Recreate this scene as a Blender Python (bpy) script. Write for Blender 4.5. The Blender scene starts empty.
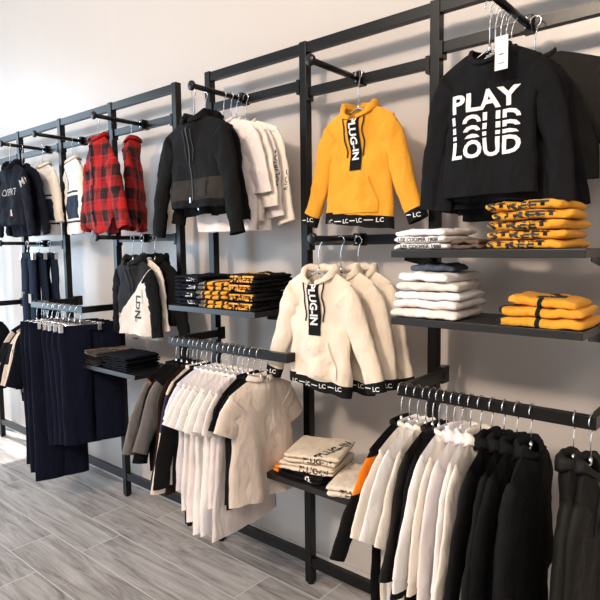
import bpy, bmesh, math, random
from mathutils import Vector, Matrix, noise
from mathutils.bvhtree import BVHTree
C = bpy.context.scene
COL = C.collection
PI = math.pi
# ------------------------------------------------------------------ camera
F, YAW, PITCH, ROLL, H = 577.2, .7088, -.0912, -.0125, 1.55
fw = Vector((-math.sin(YAW)*math.cos(PITCH), math.cos(YAW)*math.cos(PITCH), math.sin(PITCH)))
rt = Vector((math.cos(YAW), math.sin(YAW), 0)); up = rt.cross(fw)
r2 = rt*math.cos(ROLL)+up*math.sin(ROLL); u2 = -rt*math.sin(ROLL)+up*math.cos(ROLL)
cd = bpy.data.cameras.new('camera'); cam = bpy.data.objects.new('camera', cd); COL.objects.link(cam)
cd.sensor_width = 36; cd.lens = F/600*36; cd.clip_start = .05
M = Matrix((r2, u2, -fw)).transposed().to_4x4(); M.translation = Vector((0, 0, H)); cam.matrix_world = M
C.camera = cam
# ------------------------------------------------------------------ world, sun, lamps, exposure
w = bpy.data.worlds.new('world'); C.world = w; w.use_nodes = True
bg = w.node_tree.nodes['Background']; bg.inputs[0].default_value = (.72, .86, 1, 1); bg.inputs[1].default_value = 1.6
def light(name, kind, loc, direction, energy, color, size=None, size_y=None, **k):
    d = bpy.data.lights.new(name, kind); d.energy = energy; d.color = color
    if kind == 'AREA':
        d.shape = 'RECTANGLE'; d.size = size; d.size_y = size_y or size
    for a, b in k.items(): setattr(d, a, b)
    o = bpy.data.objects.new(name, d); COL.objects.link(o); o.location = loc
    o.rotation_euler = Vector(direction).to_track_quat('-Z', 'Y').to_euler(); return o
light('room_fill', 'AREA', (1.2, -2.2, 4.2), (-.35, .9, -1.5), 165, (1, .88, .76), 2.4, 1.6)  # unseen warm fill lamp, added to brighten the interior and clothes
light('sun', 'SUN', (-9, 0, 8), (1, .22, -1.42), 9.0, (1, .97, .92), angle=.01)
light('window_daylight', 'AREA', (-6.75, -1.1, 1.85), (1, -.02, -.04), 275, (.63, .82, 1), 4.4, 3.3)
light('spot_panel', 'AREA', (-1.5, -2.9, 4.1), (0, 4.9, -2.6), 185, (1, .80, .62), .5, .42)
light('ceiling_fill', 'AREA', (-2.2, -2.0, 4.2), (0, .35, -1), 125, (1, .90, .80), 2.6, 1.8)  # large overhead fill, added out of view for general brightness
vs = C.view_settings; vs.view_transform = 'Standard'; vs.look = 'None'; vs.gamma = 1; vs.use_curve_mapping = False
vs.exposure = -.2
# ------------------------------------------------------------------ materials
MATS = {}
def base_mat(name):
    m = bpy.data.materials.new(name); m.use_nodes = True
    return m, m.node_tree.nodes, m.node_tree.links, m.node_tree.nodes['Principled BSDF']
def mat(name, col, rough=.5, metal=0, spec=.5):
    if name in MATS: return MATS[name]
    m, n, l, b = base_mat(name)
    b.inputs['Base Color'].default_value = (*col, 1); b.inputs['Roughness'].default_value = rough
    b.inputs['Metallic'].default_value = metal; b.inputs['Specular IOR Level'].default_value = spec
    MATS[name] = m; return m
def lin(r, g, b):
    f = lambda v: (v/255/12.92) if v/255 <= .04045 else ((v/255+.055)/1.055)**2.4
    return (f(r), f(g), f(b))
def cloth(name, col, var=.08, rough=.9, sheen=.04, bump=.35):
    if name in MATS: return MATS[name]
    m, n, l, b = base_mat(name)
    tc = n.new('ShaderNodeTexCoord'); nz = n.new('ShaderNodeTexNoise'); nz.inputs['Scale'].default_value = 260; nz.inputs['Detail'].default_value = 3
    n2 = n.new('ShaderNodeTexNoise'); n2.inputs['Scale'].default_value = 18; n2.inputs['Detail'].default_value = 4
    l.new(tc.outputs['Object'], nz.inputs[0]); mpp = n.new('ShaderNodeMapping'); mpp.inputs['Scale'].default_value = (1, 1, .45); n2.inputs['Scale'].default_value = 13; n2.inputs['Distortion'].default_value = .35; l.new(tc.outputs['Object'], mpp.inputs[0]); l.new(mpp.outputs[0], n2.inputs[0])
    mx = n.new('ShaderNodeMix'); mx.data_type = 'RGBA'
    mx.inputs[6].default_value = (*[c*(1-var) for c in col], 1); mx.inputs[7].default_value = (*[min(1, c*(1+var)) for c in col], 1)
    l.new(nz.outputs['Fac'], mx.inputs[0]); l.new(mx.outputs[2], b.inputs['Base Color'])
    b.inputs['Roughness'].default_value = rough; b.inputs['Sheen Weight'].default_value = sheen if max(col) > .05 else 0; b.inputs['Specular IOR Level'].default_value = .25 if max(col) > .05 else .12
    ad = n.new('ShaderNodeMath'); ad.operation = 'MULTIPLY_ADD'; ad.inputs[1].default_value = .035
    l.new(nz.outputs['Fac'], ad.inputs[0]); l.new(n2.outputs['Fac'], ad.inputs[2])
    bp = n.new('ShaderNodeBump'); bp.inputs['Strength'].default_value = bump; bp.inputs['Distance'].default_value = .055
    l.new(ad.outputs[0], bp.inputs['Height']); l.new(bp.outputs[0], b.inputs['Normal'])
    MATS[name] = m; return m
class NB:   # small helper for maths on the object coordinates of a cloth material
    def __init__(s, m):
        s.n = m.node_tree.nodes; s.l = m.node_tree.links; tc = s.n.new('ShaderNodeTexCoord'); sp = s.n.new('ShaderNodeSeparateXYZ')
        s.l.new(tc.outputs['Object'], sp.inputs[0]); s.x, s.y, s.z = sp.outputs; s.o = tc.outputs['Object']
    def m(s, op, a, b=0, c=0):
        q = s.n.new('ShaderNodeMath'); q.operation = op
        for i, v in enumerate((a, b, c)):
            if isinstance(v, (int, float)): q.inputs[i].default_value = v
            else: s.l.new(v, q.inputs[i])
        return q.outputs[0]
    def mix(s, f, a, b):
        q = s.n.new('ShaderNodeMix'); q.data_type = 'RGBA'
        for i, v in ((0, f), (6, a), (7, b)):
            if isinstance(v, tuple): q.inputs[i].default_value = (*v, 1)
            elif isinstance(v, (int, float)): q.inputs[i].default_value = v
            else: s.l.new(v, q.inputs[i])
        return q.outputs[2]
def patterned(name, col, fn):
    if name in MATS: return MATS[name]
    m = cloth(name, col); b = m.node_tree.nodes['Principled BSDF']; nb = NB(m)
    old = b.inputs['Base Color'].links[0].from_socket
    out = fn(nb, old); nb.l.new(out, b.inputs['Base Color']); return m
BLACK = (.0075, .0075, .0085); INK = (.006, .008, .014); NAVY = (.0045, .006, .017)
WHITE = (.84, .82, .82); CREAM = (.76, .65, .53); YEL = (.74, .335, .03); BEIGE = (.68, .59, .52)
def plaid(nb, old):
    def check(c, p):
        a = nb.m('FRACT', nb.m('DIVIDE', nb.m('ADD', c, 10), p)); return nb.m('LESS_THAN', a, .5)
    a = check(nb.x, .105); b = check(nb.z, .115); c = nb.m('MULTIPLY', nb.m('ADD', a, b), .5)
    fa = nb.m('LESS_THAN', nb.m('FRACT', nb.m('DIVIDE', nb.m('ADD', nb.x, 10.02), .0525)), .12)
    fb = nb.m('LESS_THAN', nb.m('FRACT', nb.m('DIVIDE', nb.m('ADD', nb.z, 10.02), .0575)), .12)
    rough = nb.n.new('ShaderNodeTexNoise'); rough.inputs['Scale'].default_value = 60; nb.l.new(nb.o, rough.inputs[0])
    f = nb.m('ADD', nb.m('MULTIPLY', c, .97), nb.m('MULTIPLY', nb.m('MAXIMUM', fa, fb), .25))
    f = nb.m('MINIMUM', nb.m('ADD', f, nb.m('MULTIPLY', nb.m('SUBTRACT', rough.outputs['Fac'], .5), .35)), 1)
    return nb.mix(nb.m('MAXIMUM', f, 0), (.42, .010, .008), (.010, .005, .007))
M_PLAID = patterned('red_black_plaid', (.5, .02, .02), plaid)
def ldn(nb, old):
    d = nb.m('ADD', nb.z, nb.m('MULTIPLY', nb.x, -.95)); f = nb.m('GREATER_THAN', d, -.20)
    return nb.mix(f, (.72, .66, .6), (.012, .013, .017))
M_LDN = patterned('diagonal_block_fleece', WHITE, ldn)
def jersey(nb, old):
    dk = nb.m('MULTIPLY', nb.m('LESS_THAN', nb.z, -.235), nb.m('GREATER_THAN', nb.z, -.375))
    st = nb.m('LESS_THAN', nb.m('ABSOLUTE', nb.m('ADD', nb.z, .212)), .006); s2 = nb.m('LESS_THAN', nb.m('ABSOLUTE', nb.m('ADD', nb.z, .395)), .006)
    return nb.mix(nb.m('MINIMUM', nb.m('ADD', dk, nb.m('ADD', st, s2)), 1), (.74, .72, .72), (.015, .03, .06))
M_JERSEY = patterned('panelled_white_jersey', WHITE, jersey)
def blockslv(nb, old):
    a = nb.m('MULTIPLY', nb.m('LESS_THAN', nb.z, -.12), nb.m('GREATER_THAN', nb.z, -.24))
    return nb.mix(a, (.68, .6, .54), (.012, .012, .016))
M_BLOCK = patterned('black_block_cream_jersey', WHITE, blockslv)
def navyblock(nb, old):
    a = nb.m('MULTIPLY', nb.m('LESS_THAN', nb.z, -.10), nb.m('GREATER_THAN', nb.z, -.26))
    return nb.mix(a, (.70, .6, .52), (.035, .03, .09))
M_NAVYBLOCK = patterned('navy_block_cream_jersey', WHITE, navyblock)
def camo(nb, old):
    t = nb.n.new('ShaderNodeTexNoise'); t.inputs['Scale'].default_value = 22; nb.l.new(nb.o, t.inputs[0])
    return nb.mix(nb.m('GREATER_THAN', t.outputs['Fac'], .5), (.24, .17, .12), (.06, .045, .04))
M_CAMO = patterned('brown_camouflage_twill', (.2, .15, .1), camo)
def greyyel(nb, old):
    f = nb.m('GREATER_THAN', nb.x, -.055); s = nb.m('LESS_THAN', nb.m('FRACT', nb.m('DIVIDE', nb.m('ADD', nb.x, 10.0), .05)), .36)
    return nb.mix(f, (.09, .09, .09), nb.mix(s, YEL, BLACK))
M_GREYYEL = patterned('grey_fleece_with_yellow_black_stripes', (.1, .1, .1), greyyel)
def yelblk(nb, old):
    t = nb.n.new('ShaderNodeTexNoise'); t.inputs['Scale'].default_value = 9; nb.l.new(nb.o, t.inputs[0])
    s = nb.m('LESS_THAN', nb.m('FRACT', nb.m('ADD', nb.m('MULTIPLY', t.outputs['Fac'], 2.2), nb.m('MULTIPLY', nb.x, 7))), .3)
    return nb.mix(nb.m('MULTIPLY', s, nb.m('LESS_THAN', nb.x, .04)), YEL, BLACK)
M_YELBLK = patterned('yellow_jersey_with_black_trim', YEL, yelblk)
def zipj(nb, old):
    return nb.mix(nb.m('LESS_THAN', nb.z, -.275), BLACK, (.030, .026, .023))
M_ZIP = patterned('black_fleece_with_coated_panel', BLACK, zipj)
def orsh(nb, old):
    a = nb.m('MULTIPLY', nb.m('LESS_THAN', nb.z, -.075), nb.m('GREATER_THAN', nb.z, -.17))
    return nb.mix(a, BLACK, (.85, .22, .015))
M_ORSH = patterned('orange_shoulder_jersey', BLACK, orsh)
M_BLACK = cloth('black_jersey', BLACK); M_BLACK2 = cloth('black_fleece', (.006, .006, .0065), sheen=.03); M_INK = cloth('ink_jersey', INK)
M_CHAR = cloth('charcoal_melange', (.020, .018, .017), .3); M_NAVY = cloth('navy_twill', NAVY); M_DENIM = cloth('dark_denim', (.012, .02, .04), .3)
M_WHITE = cloth('white_jersey', WHITE, .03); M_PINKW = cloth('pinkish_white_jersey', (.82, .75, .74), .03); M_LAV = cloth('lavender_white_jersey', (.72, .68, .74), .03)
M_CREAM = cloth('cream_fleece', CREAM, .04); M_CREAMW = cloth('warm_white_jersey', (.82, .75, .67), .03); M_BEIGE = cloth('beige_jersey', BEIGE, .03)
M_YEL = cloth('mustard_fleece', YEL, .05); M_GREY = cloth('grey_melange', (.16, .15, .15), .3); M_ORANGE = cloth('orange_cotton', (.9, .27, .02), .05)
M_BROWN = cloth('brown_melange', (.14, .10, .08), .3); M_BLUEG = cloth('blue_grey_fleece', (.07, .09, .13), .3); M_OATS = cloth('oatmeal_fleece', (.6, .52, .46), .12)
M_BRICK = cloth('dark_brown_cotton', (.022, .009, .006))
def orend(nb, old): return nb.mix(nb.m('LESS_THAN', nb.x, -.095), BLACK, (.85, .26, .02))
M_OREND = patterned('black_cotton_with_orange_end', BLACK, orend); M_RIB = cloth('black_rib', (.009, .009, .01)); M_TAN=cloth('tan_lining', (.42,.33,.24),.1)
M_INKP = mat('white_print', (.78, .76, .76), .55); M_INKB = mat('black_print', (.012, .012, .014), .6); M_INKG = mat('silver_print', (.34, .30, .28), .5); M_INKY = mat('yellow_print', YEL, .6)
M_CHROME = mat('polished_chrome', (.75, .75, .76), .16, 1); M_CARD = mat('white_card', (.78, .74, .70), .6); M_ZIPM = mat('dark_zip_metal', (.06, .06, .06), .35, .8)
M_SILV = mat('brushed_aluminium', (.5, .52, .55), .35, .9)
M_COATED = cloth('coated_black_twill', (.013, .013, .012), rough=.6)
M_CORD = mat('black_cord', (.012, .012, .013), .7); M_CORDB = mat('blue_piping', (.03, .06, .28), .6); M_LEATH = mat('pale_leather_patch', (.5, .33, .24), .6); M_RED = mat('red_stitching', (.5, .03, .02), .6)
def metal_paint():
    m, n, l, b = base_mat('black_powder_coat')
    nz = n.new('ShaderNodeTexNoise'); nz.inputs['Scale'].default_value = 500
    tc = n.new('ShaderNodeTexCoord'); l.new(tc.outputs['Object'], nz.inputs[0])
    bp = n.new('ShaderNodeBump'); bp.inputs['Strength'].default_value = .06; bp.inputs['Distance'].default_value = .001
    l.new(nz.outputs[0], bp.inputs['Height']); l.new(bp.outputs[0], b.inputs['Normal'])
    b.inputs['Base Color'].default_value = (.0045, .004, .0038, 1); b.inputs['Roughness'].default_value = .30; b.inputs['Specular IOR Level'].default_value = .26
    return m
M_STEEL = metal_paint()
def board():
    m, n, l, b = base_mat('black_laminate_board')
    tc = n.new('ShaderNodeTexCoord'); mp = n.new('ShaderNodeMapping'); mp.inputs['Scale'].default_value = (3, 90, 90)
    nz = n.new('ShaderNodeTexNoise'); nz.inputs['Scale'].default_value = 3; l.new(tc.outputs['Object'], mp.inputs[0]); l.new(mp.outputs[0], nz.inputs[0])
    r = n.new('ShaderNodeValToRGB'); r.color_ramp.elements[0].color = (.004, .0035, .0035, 1); r.color_ramp.elements[1].color = (.012, .011, .010, 1)
    l.new(nz.outputs[0], r.inputs[0]); l.new(r.outputs[0], b.inputs['Base Color']); b.inputs['Roughness'].default_value = .38
    return m
M_BOARD = board()
def wall_mat(name, col, rough):
    m, n, l, b = base_mat(name)
    tc = n.new('ShaderNodeTexCoord'); nz = n.new('ShaderNodeTexNoise'); nz.inputs['Scale'].default_value = 1.3; nz.inputs['Detail'].default_value = 5
    l.new(tc.outputs['Object'], nz.inputs[0])
    r = n.new('ShaderNodeMix'); r.data_type = 'RGBA'; r.inputs[6].default_value = (*[c*.96 for c in col], 1); r.inputs[7].default_value = (*col, 1)
    l.new(nz.outputs[0], r.inputs[0]); l.new(r.outputs[2], b.inputs['Base Color'])
    n3 = n.new('ShaderNodeTexNoise'); n3.inputs['Scale'].default_value = 2.2; n3.inputs['Detail'].default_value = 2
    mp = n.new('ShaderNodeMapping'); mp.inputs['Scale'].default_value = (3, 1, .35); l.new(tc.outputs['Object'], mp.inputs[0]); l.new(mp.outputs[0], n3.inputs[0])
    bp = n.new('ShaderNodeBump'); bp.inputs['Strength'].default_value = .25; bp.inputs['Distance'].default_value = .02
    l.new(n3.outputs[0], bp.inputs['Height']); l.new(bp.outputs[0], b.inputs['Normal'])
    b.inputs['Roughness'].default_value = rough; b.inputs['Specular IOR Level'].default_value = .5
    return m
M_WALL = wall_mat('warm_white_painted_wall', (.56, .51, .475), .36)
M_PLASTER = wall_mat('white_plaster', (.7, .66, .62), .8)
def floor_mat():
    m, n, l, b = base_mat('grey_wood_look_tiles')
    tc = n.new('ShaderNodeTexCoord'); mp = n.new('ShaderNodeMapping'); mp.inputs['Location'].default_value = (2.72+6, -1.17+6.9, 0)
    l.new(tc.outputs['Object'], mp.inputs[0])
    br = n.new('ShaderNodeTexBrick'); br.offset = .25; br.offset_frequency = 2; br.squash = 1
    for k, v in (('Scale', 1), ('Mortar Size', .0032), ('Mortar Smooth', .1), ('Bias', 0), ('Brick Width', 1.2), ('Row Height', .2305)): br.inputs[k].default_value = v
    br.inputs['Color1'].default_value = (.0, .0, .0, 1); br.inputs['Color2'].default_value = (1, 1, 1, 1); br.inputs['Mortar'].default_value = (.5, .5, .5, 1)
    l.new(mp.outputs[0], br.inputs['Vector'])
    m2 = n.new('ShaderNodeMapping'); m2.inputs['Scale'].default_value = (1.1, 9, 1); l.new(tc.outputs['Object'], m2.inputs[0])
    # shift the grain from plank to plank
    ad = n.new('ShaderNodeVectorMath'); ad.operation = 'MULTIPLY_ADD'; ad.inputs[1].default_value = (7, 3, 5); l.new(br.outputs['Color'], ad.inputs[0]); l.new(m2.outputs[0], ad.inputs[2])
    nz = n.new('ShaderNodeTexNoise'); nz.inputs['Scale'].default_value = 1.6; nz.inputs['Detail'].default_value = 9; nz.inputs['Roughness'].default_value = .68; nz.inputs['Distortion'].default_value = 1.2
    l.new(ad.outputs[0], nz.inputs[0])
    m3 = n.new('ShaderNodeMapping'); m3.inputs['Scale'].default_value = (2, 70, 1); l.new(tc.outputs['Object'], m3.inputs[0])
    nf = n.new('ShaderNodeTexNoise'); nf.inputs['Scale'].default_value = 2.5; nf.inputs['Detail'].default_value = 6; l.new(m3.outputs[0], nf.inputs[0])
    mm = n.new('ShaderNodeMath'); mm.operation = 'MULTIPLY_ADD'; mm.inputs[1].default_value = .28; l.new(nf.outputs[0], mm.inputs[0]); l.new(nz.outputs[0], mm.inputs[2])
    r = n.new('ShaderNodeValToRGB'); e = r.color_ramp.elements; e[0].position = .47; e[0].color = (.15, .132, .124, 1); e[1].position = .80; e[1].color = (.46, .435, .42, 1)
    q = r.color_ramp.elements.new(.6); q.color = (.30, .275, .262, 1)
    l.new(mm.outputs[0], r.inputs[0])
    mx = n.new('ShaderNodeMix'); mx.data_type = 'RGBA'; mx.inputs[7].default_value = (.52, .50, .48, 1); l.new(br.outputs['Fac'], mx.inputs[0]); l.new(r.outputs[0], mx.inputs[6])
    l.new(mx.outputs[2], b.inputs['Base Color']); b.inputs['Roughness'].default_value = .38
    bp = n.new('ShaderNodeBump'); bp.inputs['Strength'].default_value = .3; bp.inputs['Distance'].default_value = .002; bp.invert = True
    l.new(br.outputs['Fac'], bp.inputs['Height']); l.new(bp.outputs[0], b.inputs['Normal'])
    return m
M_FLOOR = floor_mat()
# ------------------------------------------------------------------ mesh helpers
def obj(name, bm, m, parent=None, smooth=False, kind=None):
    me = bpy.data.meshes.new(name); bmesh.ops.recalc_face_normals(bm, faces=bm.faces); bm.to_mesh(me); bm.free()
    for mm in (m if isinstance(m, (list, tuple)) else [m]): me.materials.append(mm)
    if smooth: me.polygons.foreach_set('use_smooth', [True]*len(me.polygons))
    o = bpy.data.objects.new(name, me); COL.objects.link(o)
    if parent: o.parent = parent
    if kind: o['kind'] = kind
    return o
def thing(name, label, cat, loc=(0, 0, 0), rz=0, group=None):
    o = bpy.data.objects.new(name, None); COL.objects.link(o); o.location = loc; o.rotation_euler = (0, 0, rz); o.empty_display_size = .05
    o['label'] = label; o['category'] = cat
    if group: o['group'] = group
    return o
def tag(o, label, cat, group=None):
    o['label'] = label; o['category'] = cat
    if group: o['group'] = group
    return o
def add_box(bm, x0, x1, y0, y1, z0, z1, bev=0):
    t = bmesh.new(); bmesh.ops.create_cube(t, size=1)
    for v in t.verts: v.co = Vector(((x0+x1)/2+v.co.x*(x1-x0), (y0+y1)/2+v.co.y*(y1-y0), (z0+z1)/2+v.co.z*(z1-z0)))
    if bev: bmesh.ops.bevel(t, geom=t.edges[:], offset=bev, segments=2, affect='EDGES', profile=.6)
    me = bpy.data.meshes.new('t'); t.to_mesh(me); t.free(); bm.from_mesh(me); bpy.data.meshes.remove(me)
def box(*a, bev=0):
    bm = bmesh.new(); add_box(bm, *a, bev=bev); return bm
def frames(pts, closed=False):
    n = len(pts); out = []; prev = None
    for i in range(n):
        a = pts[(i-1) % n] if (closed or i > 0) else pts[i]; b = pts[(i+1) % n] if (closed or i < n-1) else pts[i]
        t = (b-a).normalized()
        if prev is None:
            ref = Vector((0, 1, 0)) if abs(t.y) < .9 else Vector((1, 0, 0)); u = t.cross(ref).normalized()
        else: u = (prev - t*prev.dot(t)).normalized()
        prev = u; out.append((t, u, t.cross(u)))
    return out
def add_tube(bm, pts, r, seg=8, closed=False, cap=True):
    pts = [Vector(p) for p in pts]; fr = frames(pts, closed); rings = []
    for i, (p, (t, u, v)) in enumerate(zip(pts, fr)):
        ru, rv = r if isinstance(r, tuple) else ((r[i], r[i]) if isinstance(r, list) else (r, r))
        rings.append([bm.verts.new(p+u*ru*math.cos(2*PI*k/seg)+v*rv*math.sin(2*PI*k/seg)) for k in range(seg)])
    m = len(rings)
    for i in range(m if closed else m-1):
        A, B = rings[i], rings[(i+1) % m]
        for k in range(seg): bm.faces.new((A[k], A[(k+1) % seg], B[(k+1) % seg], B[k]))
    if cap and not closed: bm.faces.new(rings[0][::-1]); bm.faces.new(rings[-1])
def tube(pts, r, seg=8, closed=False):
    bm = bmesh.new(); add_tube(bm, pts, r, seg, closed); return bm
def nz(x, y, z): return noise.noise(Vector((x, y, z)))
# ------------------------------------------------------------------ lettering
def text_bm(s, h, bold=.03, sx=1.0, spacing=1.0):
    cu = bpy.data.curves.new('t', 'FONT'); cu.body = s; cu.size = 1; cu.offset = bold; cu.align_x = 'CENTER'; cu.space_character = spacing; cu.resolution_u = 3
    o = bpy.data.objects.new('t', cu); COL.objects.link(o); bpy.context.view_layer.update()
    me = bpy.data.meshes.new_from_object(o.evaluated_get(bpy.context.evaluated_depsgraph_get()))
    bm = bmesh.new(); bm.from_mesh(me); bpy.data.objects.remove(o); bpy.data.curves.remove(cu); bpy.data.meshes.remove(me)
    ys = [v.co.y for v in bm.verts]; xs = [v.co.x for v in bm.verts]
    cx = (min(xs)+max(xs))/2; cy = (min(ys)+max(ys))/2; k = h/(max(ys)-min(ys))
    for v in bm.verts: v.co = Vector(((v.co.x-cx)*k*sx, (v.co.y-cy)*k, 0))
    return bm
def join_bm(dst, src):
    me = bpy.data.meshes.new('t'); src.to_mesh(me); src.free(); dst.from_mesh(me); bpy.data.meshes.remove(me)
def rect_bm(w, h, x=0, y=0):
    bm = bmesh.new(); nx, ny = max(1, int(w/.012)), max(1, int(h/.012)); g = [[bm.verts.new((x-w/2+w*i/nx, y-h/2+h*j/ny, 0)) for i in range(nx+1)] for j in range(ny+1)]
    for j in range(ny):
        for i in range(nx): bm.faces.new((g[j][i], g[j][i+1], g[j+1][i+1], g[j+1][i]))
    return bm
def stamp(name, tb, bvh, origin, m, parent, rot=0, cast=(0, 1, 0), u=(1, 0, 0), v=(0, 0, 1), off=.0022, cut=.014, far=.4):
    """lay flat lettering onto a garment's surface"""
    bmesh.ops.triangulate(tb, faces=tb.faces[:])
    for _ in range(2):
        ed = [e for e in tb.edges if e.calc_length() > cut]
        if ed: bmesh.ops.subdivide_edges(tb, edges=ed, cuts=1); bmesh.ops.triangulate(tb, faces=[f for f in tb.faces if len(f.verts) > 3])
    cast = Vector(cast).normalized(); u = Vector(u); v = Vector(v); o = Vector(origin); c, s = math.cos(rot), math.sin(rot); kill = []; last = None
    for q in tb.verts:
        x, y = q.co.x*c-q.co.y*s, q.co.x*s+q.co.y*c
        p = o+u*x+v*y; hit, nn, _, _ = bvh.ray_cast(p-cast*far, cast, far*2)
        if hit is None: kill.append(q); continue
        q.co = hit-cast*off
    if kill: bmesh.ops.delete(tb, geom=kill, context='VERTS')
    return obj(name, tb, m, parent)
def bvh_of(bms):
    verts = []; polys = []
    for o in bms:
        k = len(verts); verts += [v.co.copy() for v in o.data.vertices]; polys += [[i+k for i in p.vertices] for p in o.data.polygons]
    return BVHTree.FromPolygons(verts, polys)
# ------------------------------------------------------------------ garments
def garment(label, cat, loc, rz, name='sweatshirt', group=None, w=.17, L=.45, hem=None, t=.03, nw=.06, ny=.035, df=.03, db=.008, sd=.05,
            m=None, ms=None, mc=None, mh=None, sleeve='long', sl=.42, sa=8, r0=.062, r1=.04, cuff=0, hemband=0, neck='crew', seed=1, amp=.006,
            fold=34, hoodr=.03, curved=0, scoop=0, sback=.008, wr=1, nv=24, sfwd=0):
    hem = hem or w*.96; ms = ms or m; mc = mc or m; mh = mh or m
    root = thing(name, label, cat, loc, rz, group); P = {'root': root, 'w': w, 'L': L}
    sdv = seed*3.7
    def fld(x, z, k=1):
        v = min(1, -z/L)
        return amp*(.15+1.0*v)*(math.sin(fold*x+2.6*nz(x*4, z*2.2, sdv)+seed)+.7*nz(x*16, z*6, sdv+5))+.0045*nz(x*26+z*14, z*30, sdv+9)+.012*wr*nz(x*8+z*5, z*7, sdv+30)+.009*wr*(1-abs(nz(x*10-z*6, z*9+x*5, sdv+50))*2.2)*(.4+.6*v)
    NX = 22
    def pt(s, v, side):
        x0 = s*w; a = abs(x0)
        if a <= nw: top = -(df if side < 0 else db)*math.sqrt(max(0, 1-(x0/nw)**2))
        else: q = (a-nw)/(w-nw); top = -sd*(q**1.15)
        wid = w+(hem-w)*v - .012*math.sin(PI*min(1, v*1.3))
        hz = -L + curved*(abs(s)**2)*.06 + .006*nz(s*2.5, side*2., sdv) + scoop*s
        z = top+v*(hz-top); x = s*wid+.006*nz(z*9, s, sdv)
        g = min(1, v/.055)**.5; T = t*(.55+.45*min(1, v*2))*(1+.1*math.sin(v*5+seed))
        y = side*(T*g*(max(0, 1-s*s))**.45)
        if a < nw: y += side*ny*math.sqrt(1-(x0/nw)**2)*max(0, 1-v/.3)
        y += fld(x, z)*min(1, v*5)*(1 if abs(s) < .95 else .6)
        return Vector((x, y, z))
    def ring(bm, v, grow=0):
        r = []
        for i in range(NX+1): r.append((-1+2*i/NX, -1))
        for i in range(NX-1, 0, -1): r.append((-1+2*i/NX, 1))
        out = []
        for s, sd_ in r:
            p = pt(s, v, sd_)
            if grow: p = p+Vector((grow*s, sd_*grow*max(.2, 1-s*s), 0))
            out.append(bm.verts.new(p))
        return out
    def sheet(v0, v1, n, grow=0, close=False):
        bm = bmesh.new(); R = [ring(bm, v0+(v1-v0)*j/n, grow) for j in range(n+1)]
        for A, B in zip(R, R[1:]):
            k = len(A)
            for i in range(k): bm.faces.new((A[i], A[(i+1) % k], B[(i+1) % k], B[i]))
        return bm
    vb = 1-hemband/L if hemband else 1
    body = obj('body', sheet(0, vb, nv), m, root, True); P['body'] = body
    if hemband: P['hem_band'] = obj('hem_band', sheet(vb-.012, 1, 4, .002), mh, root, True)
    # sleeves
    P['sleeves'] = []
    if sleeve:
        for sg in (-1, 1):
            tip = Vector((sg*w*.985, 0, -sd-.002)); th0 = math.radians(48); th1 = math.radians(sa+3*nz(sg, seed, 0)); n = 20
            cen = []; rad = []; pos = None; prev_edge = tip+Vector((0, sfwd*0, 0))
            for i in range(n+1):
                q = i/n; th = th0+(th1-th0)*min(1, q/(.30 if sleeve == 'long' else .6))**.8 + (.10*math.sin(q*PI*1.4+seed) if sleeve == 'long' else 0)*min(1, q*2)
                d = Vector((sg*math.sin(th), 0, -math.cos(th))); nn = Vector((sg*math.cos(th), 0, math.sin(th)))
                ra = r0+(r1-r0)*min(1, q*1.15); ra *= 1+.05*nz(q*3, seed, sg)
                if i: prev_edge = prev_edge+d*sl/n
                prev_edge.y = -sfwd*min(1, q*1.5)
                cen.append((prev_edge-nn*ra+Vector((0, .006*nz(q*3, sg*4, sdv)+sback*min(1, q*2), 0)), d, nn, ra, max(.012, t*(.78-.1*q))))
            def srings(bm, i0, i1, grow=0):
                R = []
                for i in range(i0, i1+1):
                    c, d, nn, ra, rb = cen[i]; seg = 18; r_ = []
                    for k in range(seg):
                        a = 2*PI*k/seg; ca, sa_ = math.cos(a), math.sin(a)
                        q_ = i/n; wr_ = 1+.16*nz(ca*1.3+sg*5, i*.33, sdv+sa_*1.2)
                        rr = rb*(wr_+.22*wr*nz(q_*4+ca, q_*9, sdv+sg*3))
                        p = c+nn*(ra+grow)*ca*(.98+.05*nz(i*.25, sdv, ca))+Vector((0, 1, 0))*(rr+grow)*(sa_)
                        p.y += .007*wr*nz(i*.5, ca*2, sdv+sg)+.004*nz(i*1.3+ca*2, ca*2, sdv+sg*7)*wr
                        r_.append(bm.verts.new(p))
                    R.append(r_)
                for A, B in zip(R, R[1:]):
                    for k in range(len(A)): bm.faces.new((A[k], A[(k+1) % len(A)], B[(k+1) % len(A)], B[k]))
                return R
            ic = n-max(1, round(cuff/sl*n)) if cuff else n
            bm = bmesh.new(); R0 = srings(bm, 0, ic); bm.faces.new(R0[0]); mm = ms[0 if sg < 0 else 1] if isinstance(ms, tuple) else ms
            so = obj('sleeve', bm, mm, root, True); P['sleeves'].append(so)
            if cuff:
                bm = bmesh.new(); srings(bm, ic, n, -.003 if mc is m else .001)
                co = obj('cuff', bm, mc, so, True); P.setdefault('cuffs', []).append((co, cen[(ic+n)//2], sg))
    # neck
    K = 28
    def neckpt(a, ex=1.0):
        s_ = math.sin(a); return Vector((nw*ex*math.cos(a), (ny*ex+.004)*s_, -(df if s_ < 0 else db)*abs(s_)))
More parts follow.
